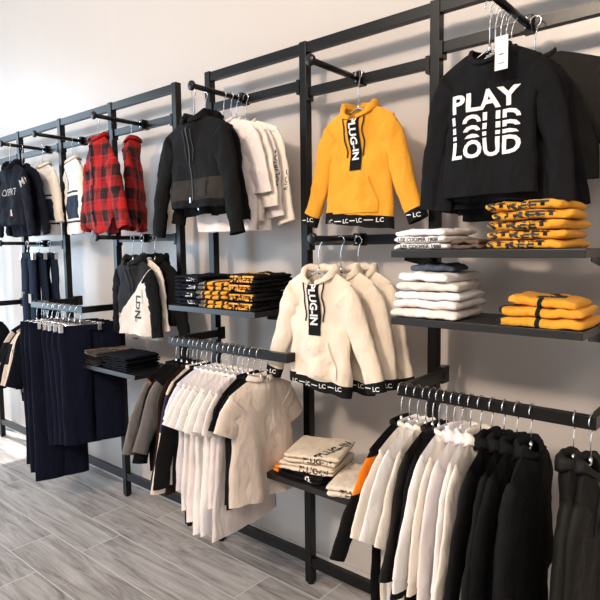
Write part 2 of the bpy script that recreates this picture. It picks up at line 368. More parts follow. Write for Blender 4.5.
    if neck == 'crew':
        bm = bmesh.new(); add_tube(bm, [neckpt(2*PI*k/K) + Vector((0, 0, .003)) for k in range(K)], (.008, .0045), 8, True)
        P['collar'] = obj('collar', bm, mc if mc is not m and not cuff else mh if hemband else m, root, True)
    elif neck in ('hood', 'collar'):
        bm = bmesh.new(); R = []; J = 9; KK = 30
        a0 = -PI/2+.22; a1 = 1.5*PI-.22
        for k in range(KK+1):
            a = a0+(a1-a0)*k/KK; bk = (1+math.sin(a))/2
            rr = hoodr*(.3+.8*bk) if neck == 'hood' else hoodr*(.8+.2*bk); b = neckpt(a, .98); rad = Vector((math.cos(a), .8*math.sin(a), 0)); r_ = []
            turn = PI*1.12 if neck == 'hood' else PI*.95
            for j in range(J+1):
                ps = turn*j/J; wob = 1+.42*nz(k*.42, j*.4, sdv)
                o_ = rr*(1-math.cos(ps))*.55*wob; z_ = rr*1.15*math.sin(ps)*wob - (rr*.9*bk*(j/J)**2 if neck == 'hood' else rr*.5*(j/J)**2)
                r_.append(bm.verts.new(b+rad*o_+Vector((0, 0, z_))))
            R.append(r_)
        for A, B in zip(R, R[1:]):
            for j in range(J): bm.faces.new((A[j], A[j+1], B[j+1], B[j]))
        o = obj('hood' if neck == 'hood' else 'collar', bm, mc if (neck == 'collar' and mc is not m) else m, root, True)
        md = o.modifiers.new('thick', 'SOLIDIFY'); md.thickness = .004; md.offset = 1
    return P
def front_bvh(P): return bvh_of([P['body']]+([P['hem_band']] if 'hem_band' in P else []))
def pocket(P, m, zt=-.27, zb=-.40, wt=.055, wb=.095):
    b = front_bvh(P); bm = bmesh.new(); n = 10; g = []
    for j in range(n+1):
        q = j/n; hw = wt+(wb-wt)*min(1, q*1.4)**1.3; g.append([bm.verts.new((hw*(-1+2*i/n), zt+(zb-zt)*q, 0)) for i in range(n+1)])
    for j in range(n):
        for i in range(n): bm.faces.new((g[j][i], g[j][i+1], g[j+1][i+1], g[j+1][i]))
    o = stamp('pocket', bm, b, (0, 0, 0), m, P['root'], off=.005); return o
def cords(P, x, z0, z1, m=None, r=.0028):
    b = front_bvh(P)
    for sx in (-1, 1):
        pts = []
        for k in range(9):
            z = z0+(z1-z0)*k/8; xx = sx*x*(1-.12*k/8)+.003*math.sin(k*1.3+sx)
            h = b.ray_cast(Vector((xx, -.5, z)), Vector((0, 1, 0)), 1)[0]
            pts.append(Vector((xx, (h.y if h else -.03)-r-.001, z)))
        obj('drawstring', tube(pts, r, 6), m or M_CORD, P['root'], True)
def cuff_text(P, s, h):
    for co, (c, d, nn, ra, rb), sg in P.get('cuffs', []):
        stamp('lettering', text_bm(s, h, .01), bvh_of([co]), (c.x, 0, c.z), M_INKP, co, rot=math.atan2(-d.x*-sg*0, 1), cut=.012)
def hanger(loc, rz, label, w=.15, sd=.045, hz=.1, r=.022, group='chrome hangers', clips=False, name='clothes_hanger', yoff=0):
    t = thing(name, label, 'hanger', loc, rz, group)
    pts = [(0, yoff, -.012), (0, yoff, hz-r-.030), (.004, yoff, hz-r-.012)]
    for k in range(15):
        a = math.radians(-62+k*(262/14)); pts.append((r*math.cos(a)*1., yoff, hz+r*math.sin(a)))
    obj('hook', tube(pts, .0019, 6), M_CHROME, t, True)
    obj('neck_socket', tube([(0, yoff, -.014), (0, yoff, .012)], .0048, 8), M_CHROME, t, True)
    if clips:
        obj('bar', tube([(-w, yoff, -.016), (w, yoff, -.016)], .0035, 8), M_CHROME, t, True)
        for s in (-1, 1): obj('clip', box(s*w*.8-.012, s*w*.8+.012, yoff-.012, yoff+.012, -.055, -.008, bev=.003), M_CHROME, t)
    else:
        obj('shoulder_bar', tube([(-w*.8, yoff, -sd*.8-.022), (-w*.5, yoff, -sd*.45-.02), (-.012, yoff, -.006), (.012, yoff, -.006), (w*.5, yoff, -sd*.45-.02), (w*.8, yoff, -sd*.8-.022)], .0034, 6), M_CHROME, t, True)
    return t
def trousers(label, loc, rz, m, L=.9, w=.17, hemw=.085, seed=1, piping=None, name='trousers', cat='trousers', group=None, t=.022, spread=.012, patch=False):
    root = thing(name, label, cat, loc, rz, group); n = 22
    for sg in (-1, 1):
        bm = bmesh.new(); R = []
        for i in range(n+1):
            q = i/n; z = -.03-q*(L-.03); ra = (w/2)*(1+.08*math.sin(min(1, q*4)*PI)) + (hemw-w/2)*min(1, max(0, q-.15)/.7)
            cx = sg*(w/2+spread*q*1.2)+.01*nz(q*2, seed, sg); r_ = []
            for k in range(18):
                a = 2*PI*k/18; ca, sa_ = math.cos(a), math.sin(a)
                rb = t*(1+.3*nz(ca*1.5, q*6, seed+sg*3))
                r_.append(bm.verts.new((cx+ra*abs(ca)**.8*math.copysign(1, ca), rb*sa_+.012*nz(q*3, sg*2, seed)+sg*.004, z)))
            R.append(r_)
        for A, B in zip(R, R[1:]):
            for k in range(18): bm.faces.new((A[k], A[(k+1) % 18], B[(k+1) % 18], B[k]))
        lg = obj('leg', bm, m, root, True)
        if piping:
            b = bvh_of([lg]); pts = []
            for k in range(14):
                z = -.05-(L-.1)*k/13; xx = sg*(w/2)-sg*.03+.01*math.sin(k*.4)
                h = b.ray_cast(Vector((xx, -.5, z)), Vector((0, 1, 0)), 1)[0]
                if h: pts.append((xx, h.y-.002, z))
            if len(pts) > 3: obj('piping', tube(pts, .0022, 6), piping, lg, True)
    bm = bmesh.new(); K = 36
    R = [[bm.verts.new((w*1.0*math.copysign(abs(math.cos(2*PI*k/K))**.7, math.cos(2*PI*k/K)), (t+.003)*math.sin(2*PI*k/K), z)) for k in range(K)] for z in (0, -.018, -.036)]
    for A, B in zip(R, R[1:]):
        for k in range(K): bm.faces.new((A[k], A[(k+1) % K], B[(k+1) % K], B[k]))
    obj('waistband', bm, m, root, True)
    if patch: obj('patch', box(-w*.75, -w*.35, -t-.008, -t-.003, -.30, -.26), M_INKG, root); obj('patch', box(w*.35, w*.75, -t-.008, -t-.003, -.33, -.27), M_INKG, root)
    return root
def folded(label, loc, rz, m, w=.22, d=.2, h=.03, layers=2, name='folded_shirt', cat='shirt', group=None, seed=1, tilt=0, texts=(), sag=.0, skew=0, parts=()):
    """a garment folded flat: rounded layers, a fat fold at the front; base centre at loc"""
    root = thing(name, label, cat, loc, rz, group); bm = bmesh.new(); lh = h/layers
    for q in range(layers):
        z0 = q*lh; NU, NVv = 26, 12; R = []; s_ = seed*2.3+q*1.7
        dw = 1-.05*abs(nz(s_, q, 1))*2; dx = .014*nz(s_, 3, 1)+skew*(q+.5)/layers; dy = .006*nz(s_, 7, 2)
        for i in range(NU+1):
            u = -1+2*i/NU; e = (1-abs(u)**10)**.5 if abs(u) < 1 else 0; r_ = []
            for k in range(24):
                a = 2*PI*k/24; ca, sa_ = math.cos(a), math.sin(a)
                y = math.copysign(abs(ca)**.28, ca)*d/2*dw*(1-.04*(1-e)); z = math.copysign(abs(sa_)**.55, sa_)*lh/2*1.03*(.55+.45*e)
                z += lh/2+z0+.0065*nz(u*2.5, y*12, s_)+.003*nz(u*9, y*30, s_)-sag*(u*u)*.5
                y += .006*nz(u*3, sa_, s_+4)
                z = max(z, .0005)
                r_.append(bm.verts.new((u*w/2*dw*(1-.0*e)+dx+.004*nz(y*20, z*40, s_), y+dy, z)))
            R.append(r_)
        for A, B in zip(R, R[1:]):
            for k in range(24): bm.faces.new((A[k], A[(k+1) % 24], B[(k+1) % 24], B[k]))
        bm.faces.new(R[0]); bm.faces.new(R[-1][::-1])
    body = obj('folded_body', bm, m, root, True)
    b = bvh_of([body])
    for tx in texts:
        s, hh, where, x, y, rot, mm, sx = tx
        tb = text_bm(s, hh, .055 if s == 'STREET' else .03, sx)
        if where == 'front': stamp('lettering', tb, b, (x, 0, y), mm, root, rot, off=.0015, cut=.012)
        else: stamp('lettering', tb, b, (x, y, 0), mm, root, rot, cast=(0, 0, -1), u=(1, 0, 0), v=(0, 1, 0), off=.0015, cut=.012)
    root.rotation_euler = (0, tilt, rz)
    return root
# ------------------------------------------------------------------ the room
D = 1.956; W0 = 2.085
XR = [-2.249+.6168*i for i in range(4)]; XL = [-2.517-.6168*i for i in range(6)]
obj('floor', box(-8, 4, -5, W0+.1, -.1, 0), M_FLOOR, kind='structure')
obj('wall_back', box(-6.9, 4, W0, W0+.15, 0, 4.3), M_WALL, kind='structure')
obj('ceiling', box(-6.9, 4, -5, W0+.15, 4.3, 4.4), M_PLASTER, kind='structure')
obj('wall_front', box(-6.9, 4, -5.1, -5, 0, 4.3), M_PLASTER, kind='structure')
obj('wall_right', box(4, 4.1, -5, W0+.15, 0, 4.3), M_PLASTER, kind='structure')
bm = bmesh.new(); add_box(bm, -6.9, -6.8, -5, W0, 3.7, 4.3); add_box(bm, -6.9, -6.8, -5, -3.5, 0, 3.7)
obj('wall_left', bm, M_PLASTER, kind='structure')
bm = bmesh.new()
for y in (-3.45, -2.1, -.7, .7, 2.03): add_box(bm, -6.88, -6.82, y-.03, y+.03, 0, 3.7)
add_box(bm, -6.88, -6.82, -3.5, 2.08, 0, .05); add_box(bm, -6.88, -6.82, -3.5, 2.08, 3.64, 3.7)
wf = obj('window_1', bm, M_SILV, kind='structure')
obj('baseboard_back', box(-6.9, 4, W0-.014, W0, 0, .075, bev=.002), mat('scuffed_white_skirting', (.55, .52, .5), .5), kind='structure')
# ------------------------------------------------------------------ the wall racks
def rack(label, xs, rails):
    r = thing('wall_rack', label, 'rack', ((xs[0]+xs[-1])/2, D, 0), 0); cx = r.location.x; hp = .0185
    for x in xs:
        bm = box(x-cx-hp, x-cx+hp, -hp, hp, .008, 2.417, bev=.002); p = obj('upright', bm, M_STEEL, r)
        obj('foot', tube([(x-cx, 0, 0), (x-cx, 0, .01)], .016, 12), M_STEEL, p)
    for a, b, zc, h in rails:
        obj('rail', box(a-cx+hp, b-cx-hp, -.014, .014, zc-h/2, zc+h/2, bev=.0015), M_STEEL, r)
        if zc < 2.3 and zc > .3:
            for q, s in ((a, 1), (b, -1)): obj('hook_plate', box(q-cx+s*hp, q-cx+s*(hp+.014), -.022, .016, zc-h/2-.02, zc+h/2+.002, bev=.001), M_STEEL, r)
    return r
rr = []
for i in range(3): rr.append((XR[i], XR[i+1], 2.392, .042))
rr += [(XR[0], XR[1], 2.243, .038), (XR[1], XR[2], 2.208, .038), (XR[2], XR[3], 2.25, .038), (XR[1], XR[2], 1.577, .04), (XR[0], XR[1], .122, .046), (XR[1], XR[2], .108, .046), (XR[2], XR[3], .108, .046)]
rack('black steel wall rack with the mustard hoodie and the right-hand shelves', XR, rr)
rl = []
for i in range(5): rl += [(XL[i+1], XL[i], 2.392, .042), (XL[i+1], XL[i], 2.238, .038), (XL[i+1], XL[i], .132, .046)]
rl += [(XL[1], XL[0], 1.612, .038), (XL[3], XL[2], 1.596, .036)]
rack('black steel wall rack carrying the plaid shirts and dark trousers', XL, rl)
def arm(x, z, label, knob=True, m=M_STEEL):
    t = thing('face_out_arm', label, 'hanging arm', (x, D-.014, z), 0, 'straight hanging arms')
    obj('rod', tube([(0, -.002, 0), (0, -.295, .004)], .0115, 12), m, t, True)
    obj('end_knob', tube([(0, -.292, .004), (0, -.297, .004), (0, -.306, .004), (0, -.309, .004)], [.0115, .021, .021, .017], 16), m, t, True)
    obj('clamp', box(-.018, .018, -.02, .03, -.024, .026, bev=.002), m, t)
    for zz in (-.012, .014): obj('screw', tube([(.0, -.0205, zz), (0, -.0235, zz)], .004, 8), M_CHROME, t)
    return t
arm(-3.93, 2.235, 'black arm holding the black lettered sweatshirt, far left'); arm(-3.466, 2.235, 'black arm holding the half-hidden white jersey')
arm(-2.80, 2.240, 'black arm holding the two red plaid shirts'); arm(-2.005, 2.243, 'black arm with round knob above the black zip jackets')
arm(-1.344, 2.208, 'black arm with round knob above the mustard hoodie'); arm(-.687, 2.25, 'black arm carrying the black lettered tops')
arm(-4.03, 1.597, 'black arm above the hanging dark jeans'); arm(-2.825, 1.612, 'black arm above the diagonal black and white hoodie'); arm(-1.344, 1.577, 'black arm with round knob above the cream hoodies')
def shelf(x0, x1, z, label, m=M_BOARD, depth=.36):
    t = thing('shelf', label, 'shelf', ((x0+x1)/2, D-.018, z), 0, None); h = (x1-x0)/2; y0 = 1.651-(D-.018)
    obj('shelf_board', box(-h, h, y0, 0, 0, .024, bev=.0015), m, t)
    for s in (-1, 1):
        bm = bmesh.new(); v = [(0, -.012), (y0+.06, -.006), (y0+.06, 0), (0, 0)]; v = [(0, -.045), (y0+.08, -.012), (y0+.08, 0), (0, 0)]
        A = [bm.verts.new((s*(h-.004), a, b)) for a, b in v]; B = [bm.verts.new((s*(h-.007), a, b)) for a, b in v]
        bm.faces.new(A); bm.faces.new(B[::-1])
        for i in range(4): bm.faces.new((A[i], A[(i+1) % 4], B[(i+1) % 4], B[i]))
        obj('bracket', bm, M_STEEL, t)
    return t
ZS1, ZS2, ZS3, ZS4, ZS5 = 1.287, 1.536, 1.314, .630, .905
shelf(-2.232, -1.66, ZS1-.024, 'black shelf holding the black and yellow folded tops, left of the cream hoodies')
shelf(-1.017, -.420, ZS2-.024, 'black shelf at upper right under the black lettered tops')
shelf(-1.017, -.420, ZS3-.024, 'black shelf at right holding the pale stack and loose yellow shirts')
shelf(-1.615, -1.035, ZS4-.024, 'low black shelf holding the folded cream hoodies')
shelf(-3.115, -2.535, ZS5-.024, 'black shelf at left holding dark folded trousers')
def urail(x0, x1, z, label, pegs=0, h=.036):
    t = thing('hanging_rail', label, 'hanging rail', ((x0+x1)/2, D, z), 0, None); c = (x0+x1)/2; yf = 1.651-D
    obj('bar', box(x0-c, x1-c, yf-.012, yf+.012, -h/2, h/2, bev=.0015), M_STEEL, t)
    for s, x in ((1, x0-c), (-1, x1-c)):
        obj('side_arm', box(min(x, x+s*.022), max(x, x+s*.022), yf+.012, -.0185, -h/2, h/2, bev=.0015), M_STEEL, t)
        obj('mounting_plate', box(min(x-s*.006, x+s*.022), max(x-s*.006, x+s*.022), -.03, .022, -h/2-.014, h/2+.012, bev=.001), M_STEEL, t)
    return t
urail(-2.225, -1.475, 1.12, 'black hanging rail with the pale tees and front beige tee')
urail(-.985, -.378, 1.073, 'black hanging rail at right crowded with white tops and black hoodies')
urail(-3.635, -3.01, 1.215, 'black hanging rail with the dark navy trousers')
urail(-5.04, -4.43, 1.165, 'black hanging rail cut by the left picture edge')
# ------------------------------------------------------------------ clothes on the straight arms
def on_arm(x, y, z, hz=.12, rz=0, label='', **k):
    """garment on its own hanger; z = arm height"""
    P = garment(label=label, loc=(x, y, z-hz), rz=rz, **k)
    hl = k.get('hl') or 'chrome wire hanger inside the '+label.split(',')[0]
    hanger((x, y, z-hz), rz, hl[:110], w=k.get('w', .17)*.92, sd=k.get('sd', .05)*.92, hz=hz-.004, r=.0165)
    return P
# black lettered sweatshirts, far left
P = on_arm(-3.93, 1.69, 2.235, label='black hooded sweatshirt with grey letters across the chest, far left', cat='sweatshirt', name='hooded_sweatshirt', w=.2, L=.40, hem=.185, sa=9, sl=.42, m=M_INK, mc=M_INK, cuff=.04, hemband=.04, mh=M_INK, neck='hood', seed=3, df=.04)
b = front_bvh(P); stamp('lettering', text_bm('OSPRT', .045, .0), b, (.02, 0, -.185), M_INKG, P['root']); stamp('patch', rect_bm(.028, .04), b, (.055, 0, -.32), M_LEATH, P['root'])
sb = bvh_of([P['sleeves'][1]]); stamp('lettering', text_bm('MI', .05, .02), sb, (.205, 0, -.13), M_INKG, P['sleeves'][1], rot=.5)
P = on_arm(-3.93, 1.77, 2.235, label='black sweatshirt hanging behind the grey-lettered one, longer hem showing', cat='sweatshirt', w=.2, L=.47, hem=.2, sa=10, sl=.42, m=M_INK, mc=M_INK, cuff=.03, neck='crew', seed=5)
stamp('patch', rect_bm(.028, .04), front_bvh(P), (.14, 0, -.34), M_LEATH, P['root'])
def jersey_at(x, y, label, seed, rz=0):
    P = on_arm(x, y, 2.235, hz=.115, label=label, cat='jersey', name='jersey', w=.155, L=.47, hem=.15, sa=5, sl=.34, m=M_JERSEY, ms=M_CREAMW, mc=M_CREAMW, neck='collar', hoodr=.012, seed=seed, rz=rz, r0=.055, t=.035)
    pts = front_bvh(P); obj('zip', tube([(0.0-.03, (pts.ray_cast(Vector((-.03, -.5, z)), Vector((0, 1, 0)), 1)[0] or Vector((0, -.04, 0))).y-.001, z) for z in (-.02, -.08, -.14, -.2)], .002, 6), M_ZIPM, P['root'])
    return P
jersey_at(-3.83, 1.86, 'white zip jersey with dark lower panel and stripes, beside the black sweatshirts', 4)
jersey_at(-3.46, 1.87, 'white jersey with dark panel, half hidden behind the left plaid shirt', 8, -.25)
for x, y, rz, lb, w_, sd_, L_ in ((-2.87, 1.705, -.12, 'large red and black plaid shirt, left of the pair', .18, 11, .53), (-2.83, 1.885, -.75, 'red and black plaid shirt turned sideways, right of the pair', .165, 23, .50)):
    P = on_arm(x, y, 2.24, hz=.085, rz=rz, label=lb, cat='shirt', name='plaid_shirt', w=w_, L=L_, hem=w_*1.0, sd=.12, sa=13 if sd_ == 11 else 5, sl=.38, r0=.08, r1=.055, m=M_PLAID, neck='collar', hoodr=.014, curved=1.6, seed=sd_, t=.04, amp=.009)
    b = front_bvh(P)
    pl = stamp('placket', rect_bm(.022, L_-.09, 0, 0), b, (0, 0, -.04-(L_-.09)/2), M_PLAID, P['root'], off=.004)
    for k in range(6):
        h = b.ray_cast(Vector((0, -.5, -.06-.07*k)), Vector((0, 1, 0)), 1)[0]
        if h: obj('button', tube([(0, h.y-.004, h.z), (0, h.y-.007, h.z)], .005, 10), M_RIB, pl, True)
# black zip jackets
def zip_jacket(x, y, label, seed, w=.225, L=.40, rz=0, sfwd=0, sa=9, sl=.46):
    P = on_arm(x, y, 2.243, hz=.11, rz=rz, label=label, cat='jacket', name='zip_jacket', w=w, L=L, hem=w*.97, sa=sa, sl=sl, m=M_ZIP, ms=M_BLACK2, mc=M_BLACK2, cuff=.05, hemband=.03, mh=M_BLACK2, neck='hood', hoodr=.03, seed=seed, t=.036, amp=.007, sfwd=sfwd, r0=.07, r1=.042, nw=.065)
    b = front_bvh(P); pts = []
    for k in range(14):
        z = -.035-(L-.05)*k/13; h = b.ray_cast(Vector((0, -.5, z)), Vector((0, 1, 0)), 1)[0]; pts.append((0, (h.y if h else -.04)-.002, z))
    z_ = obj('zipper', tube(pts, .0035, 6), M_ZIPM, P['root'], True); obj('zip_pull', box(-.003, .003, pts[-1][1]-.008, pts[-1][1]-.004, -L+.02, -L+.045, bev=.001), M_CHROME, z_)
    return P
P = zip_jacket(-2.065, 1.70, 'black zip jacket with hood and coated lower panel, front one', 14, w=.222, sl=.485, sa=14, sfwd=.02, rz=-.08)
stamp('pocket', rect_bm(.085, .07), front_bvh(P), (.075, 0, -.32), M_ZIP, P['root'], off=.005); cords(P, .03, -.06, -.2)
zip_jacket(-2.07, 1.77, 'black zip jacket hanging behind the front one, lower hem showing', 17, w=.18, L=.43, rz=.0, sl=.42, sa=6)
# white tops behind them
for k, (x, y, L_, sl_, txt) in enumerate(((-1.995, 1.815, .50, .30, 0), (-1.985, 1.85, .46, .36, 0), (-1.985, 1.885, .50, .40, 1), (-1.960, 1.92, .44, .42, 1))):
    P = on_arm(x, y, 2.243, hz=.115, rz=0, label=['white top with small black tab, nearest the black zip jackets', 'white top with short sleeve, second behind the zip jackets', 'white long top with black sleeve lettering, third behind the zip jackets', 'white top with dark sleeve lettering, closest to the wall'][k], cat='shirt', name='long_sleeve_shirt', w=.195, L=L_, hem=.2, sa=11, sl=sl_, r0=.075, r1=.055, m=[M_PINKW, M_CREAMW, M_PINKW, M_CREAMW][k], neck='crew', seed=31+k, t=.022)
    if k in (0, 2): stamp('patch', rect_bm(.03, .02), front_bvh(P), (.12, 0, -.36-.06*k/2), M_INKB, P['root'])
    if txt:
        s1 = P['sleeves'][1]; stamp('lettering', text_bm('LONDON', .028, .0), bvh_of([s1]), (.225+.01*k, 0, -.24), M_INKB, s1, rot=-PI/2-.1)
# mustard hoodie
def plugin(x, y, z, label, seed, m, main=True, w=.155, L=.455, rz=0, sl=.40, sa=12, hz=.125, scoop=-.016):
    P = on_arm(x, y, z, hz=hz, rz=rz, label=label, cat='hoodie', name='hoodie', w=w, L=L, hem=w*.99, sa=sa, sl=sl, m=m, mc=M_RIB, mh=M_RIB, cuff=.042, hemband=.042, neck='hood', hoodr=.024, seed=seed, t=.034, amp=.006, r0=.056, r1=.04, nw=.062, df=.05, scoop=scoop)
    b = front_bvh(P)
    if main:
        p = stamp('zip_placket', rect_bm(.054, .215), b, (.004, 0, -.135), M_RIB, P['root'], off=.004)
        stamp('lettering', text_bm('PLUG-IN', .033, .035, .98), b, (.004, 0, -.125), M_INKP, p, rot=-PI/2, off=.0062)
        pocket(P, m, -.265, -.405, .062, .1)
    cords(P, .046, -.045, -.19)
    hb = P['hem_band']; hbv = bvh_of([hb]); zc = -L+.021
    for i, x_ in enumerate((-.115, -.04, .035, .11)):
        stamp('lettering', text_bm('LC', .017, .015), hbv, (x_, 0, zc), M_INKP, hb, cut=.02, off=.003)
        if i < 3: stamp('lettering', rect_bm(.032, .0035), hbv, (x_+.0375, 0, zc), M_INKP, hb, off=.003)
    for co, (c, d, nn, ra, rb), sg in P['cuffs']:
        cb = bvh_of([co]); stamp('lettering', text_bm('LC', .017, .015), cb, (c.x+.014, 0, c.z), M_INKP, co, off=.0025, rot=.1*sg); stamp('lettering', rect_bm(.024, .0035), cb, (c.x-.02, 0, c.z), M_INKP, co, off=.0025)
    return P
plugin(-1.30, 1.875, 2.208, 'mustard yellow hoodie with black lettered placket and banded hem', 41, M_YEL, w=.158, sl=.40, sa=17)
plugin(-1.362, 1.70, 1.577, 'cream hoodie with lettered black placket, front of three', 43, M_CREAM, sa=15, hz=.115, w=.153)
plugin(-1.325, 1.79, 1.577, 'cream hoodie with lettered placket, middle of three', 45, M_CREAM, hz=.115)
plugin(-1.30, 1.87, 1.577, 'cream hoodie nearest the wall, back of three', 47, M_CREAM, hz=.115, L=.43)
# black lettered tops
for k in range(5):
    y = 1.70+.034*k
    P = on_arm(-.712+.003*k, y, 2.25, hz=.125, rz=[-.06, .0, .03, -.02, .02][k], label=['black long-sleeved top with bold white lettering and hanging card tag', 'black long-sleeved top directly behind the white-lettered one', 'black long-sleeved top, third in the row behind the lettered one', 'black long-sleeved top, fourth in the row behind the lettered one', 'black long-sleeved top, last in the row behind the lettered one'][k], cat='shirt', name='long_sleeve_shirt', df=.05, nw=.058, w=.158 if k == 0 else .15, L=.425+.018*k, hem=.15, sa=[10, 6, 7, 5, 6][k], sl=.42, sback=.022 if k == 0 else .006, r0=.05, r1=.036, m=M_BLACK, neck='crew', seed=51+k, t=.022, amp=.004, group=None)
    if k == 0:
        b = front_bvh(P); cx = -.004
        def clipped(lo, hi):
            tb = text_bm('LOUD', .0545, .034, 1.1, 1.05)
            for co, no in (((0, lo, 0), (0, -1, 0)), ((0, hi, 0), (0, 1, 0))):
                bmesh.ops.bisect_plane(tb, geom=tb.verts[:]+tb.edges[:]+tb.faces[:], plane_co=co, plane_no=no, clear_outer=True)
            return tb
        stamp('lettering', text_bm('PLAY', .0545, .034, 1.22, 1.05), b, (cx, 0, -.150), M_INKP, P['root'])
        stamp('lettering', clipped(.003, .029), b, (cx, 0, -.213), M_INKP, P['root'])
        stamp('lettering', clipped(.009, .029), b, (cx, 0, -.244), M_INKP, P['root'])
        stamp('lettering', clipped(.015, .029), b, (cx, 0, -.269), M_INKP, P['root'])
        stamp('lettering', text_bm('LOUD', .0545, .034, 1.1, 1.05), b, (cx, 0, -.287), M_INKP, P['root'])
        obj('care_label', box(-.02, .012, .018, .020, -.03, -.012), M_CARD, P['root'])
        tg = bmesh.new(); add_box(tg, .046, .084, -.062, -.0605, -.088, .004, bev=.0007); to = obj('hang_tag', tg, M_CARD, P['root'])
        stamp('lettering', rect_bm(.014, .003), bvh_of([to]), (.065, 0, -.046), M_INKB, to, off=.0005); stamp('lettering', rect_bm(.018, .004), bvh_of([to]), (.065, 0, -.07), mat('grey_print', (.35, .33, .32), .6), to, off=.0005)
        obj('tag_cord', tube([(.065, -.061, -.002), (.05, -.05, .012), (.03, -.02, .014)], .0008, 5), M_INKB, to)
P = on_arm(-.655, 1.915, 2.25, hz=.105, rz=.06, label='charcoal marl top hanging behind the black ones near the wall', cat='shirt', name='long_sleeve_shirt', w=.205, L=.40, hem=.19, sa=12, sl=.40, r0=.07, m=M_CHAR, neck='crew', seed=63, t=.02)
# diagonal hoodie group
P = on_arm(-2.735, 1.80, 1.612, hz=.115, label='hoodie with black and white diagonal halves and vertical lettering', cat='hoodie', name='hoodie', w=.168, L=.41, hem=.168, sa=9, sl=.37, m=M_LDN, ms=M_BLACK2, cuff=.04, mc=M_BLACK2, neck='hood', hoodr=.03, seed=71, t=.03)
P['root'].children[0].name; b = front_bvh(P); stamp('lettering', text_bm('LDN.', .048, .03), b, (.06, 0, -.265), M_INKB, P['root'], rot=-PI/2); stamp('lettering', text_bm('LONDON', .012, .0), b, (.10, 0, -.2), M_INKB, P['root'], rot=-PI/2)
stamp('patch', rect_bm(.03, .022), b, (-.12, 0, -.31), M_INKG, P['root']); cords(P, .02, -.04, -.17, M_CORD)
on_arm(-2.72, 1.85, 1.612, hz=.115, label='cream top, its hem showing below the diagonal hoodie', cat='shirt', name='long_sleeve_shirt', w=.155, L=.44, sa=5, sl=.34, m=M_CREAMW, ms=M_CREAMW, neck='crew', seed=73, t=.02)
on_arm(-2.675, 1.90, 1.612, hz=.115, label='black hoodie behind the diagonal one, nearest the left shelf stacks', cat='hoodie', name='hoodie', w=.17, L=.36, sa=10, sl=.42, m=M_BLACK2, neck='hood', cuff=.04, seed=74, t=.03)
# jeans
for k in range(3):
    x, y = -3.86+.03*k, 1.74+.06*k
    trousers(['dark denim jeans with grey patches, front of the hanging row', 'dark denim jeans, middle of the hanging row', 'dark denim jeans nearest the wall in the hanging row'][k], (x, y, 1.535), 0, M_DENIM, L=.52, w=.085, hemw=.045, seed=80+k, name='jeans', cat='jeans', patch=(k == 0), t=.016)
    hanger((x, y, 1.545), 0, ['chrome clip hanger of the front dark jeans', 'chrome clip hanger of the middle dark jeans', 'chrome clip hanger of the rear dark jeans'][k], w=.1, hz=.05, r=.0165, clips=True)
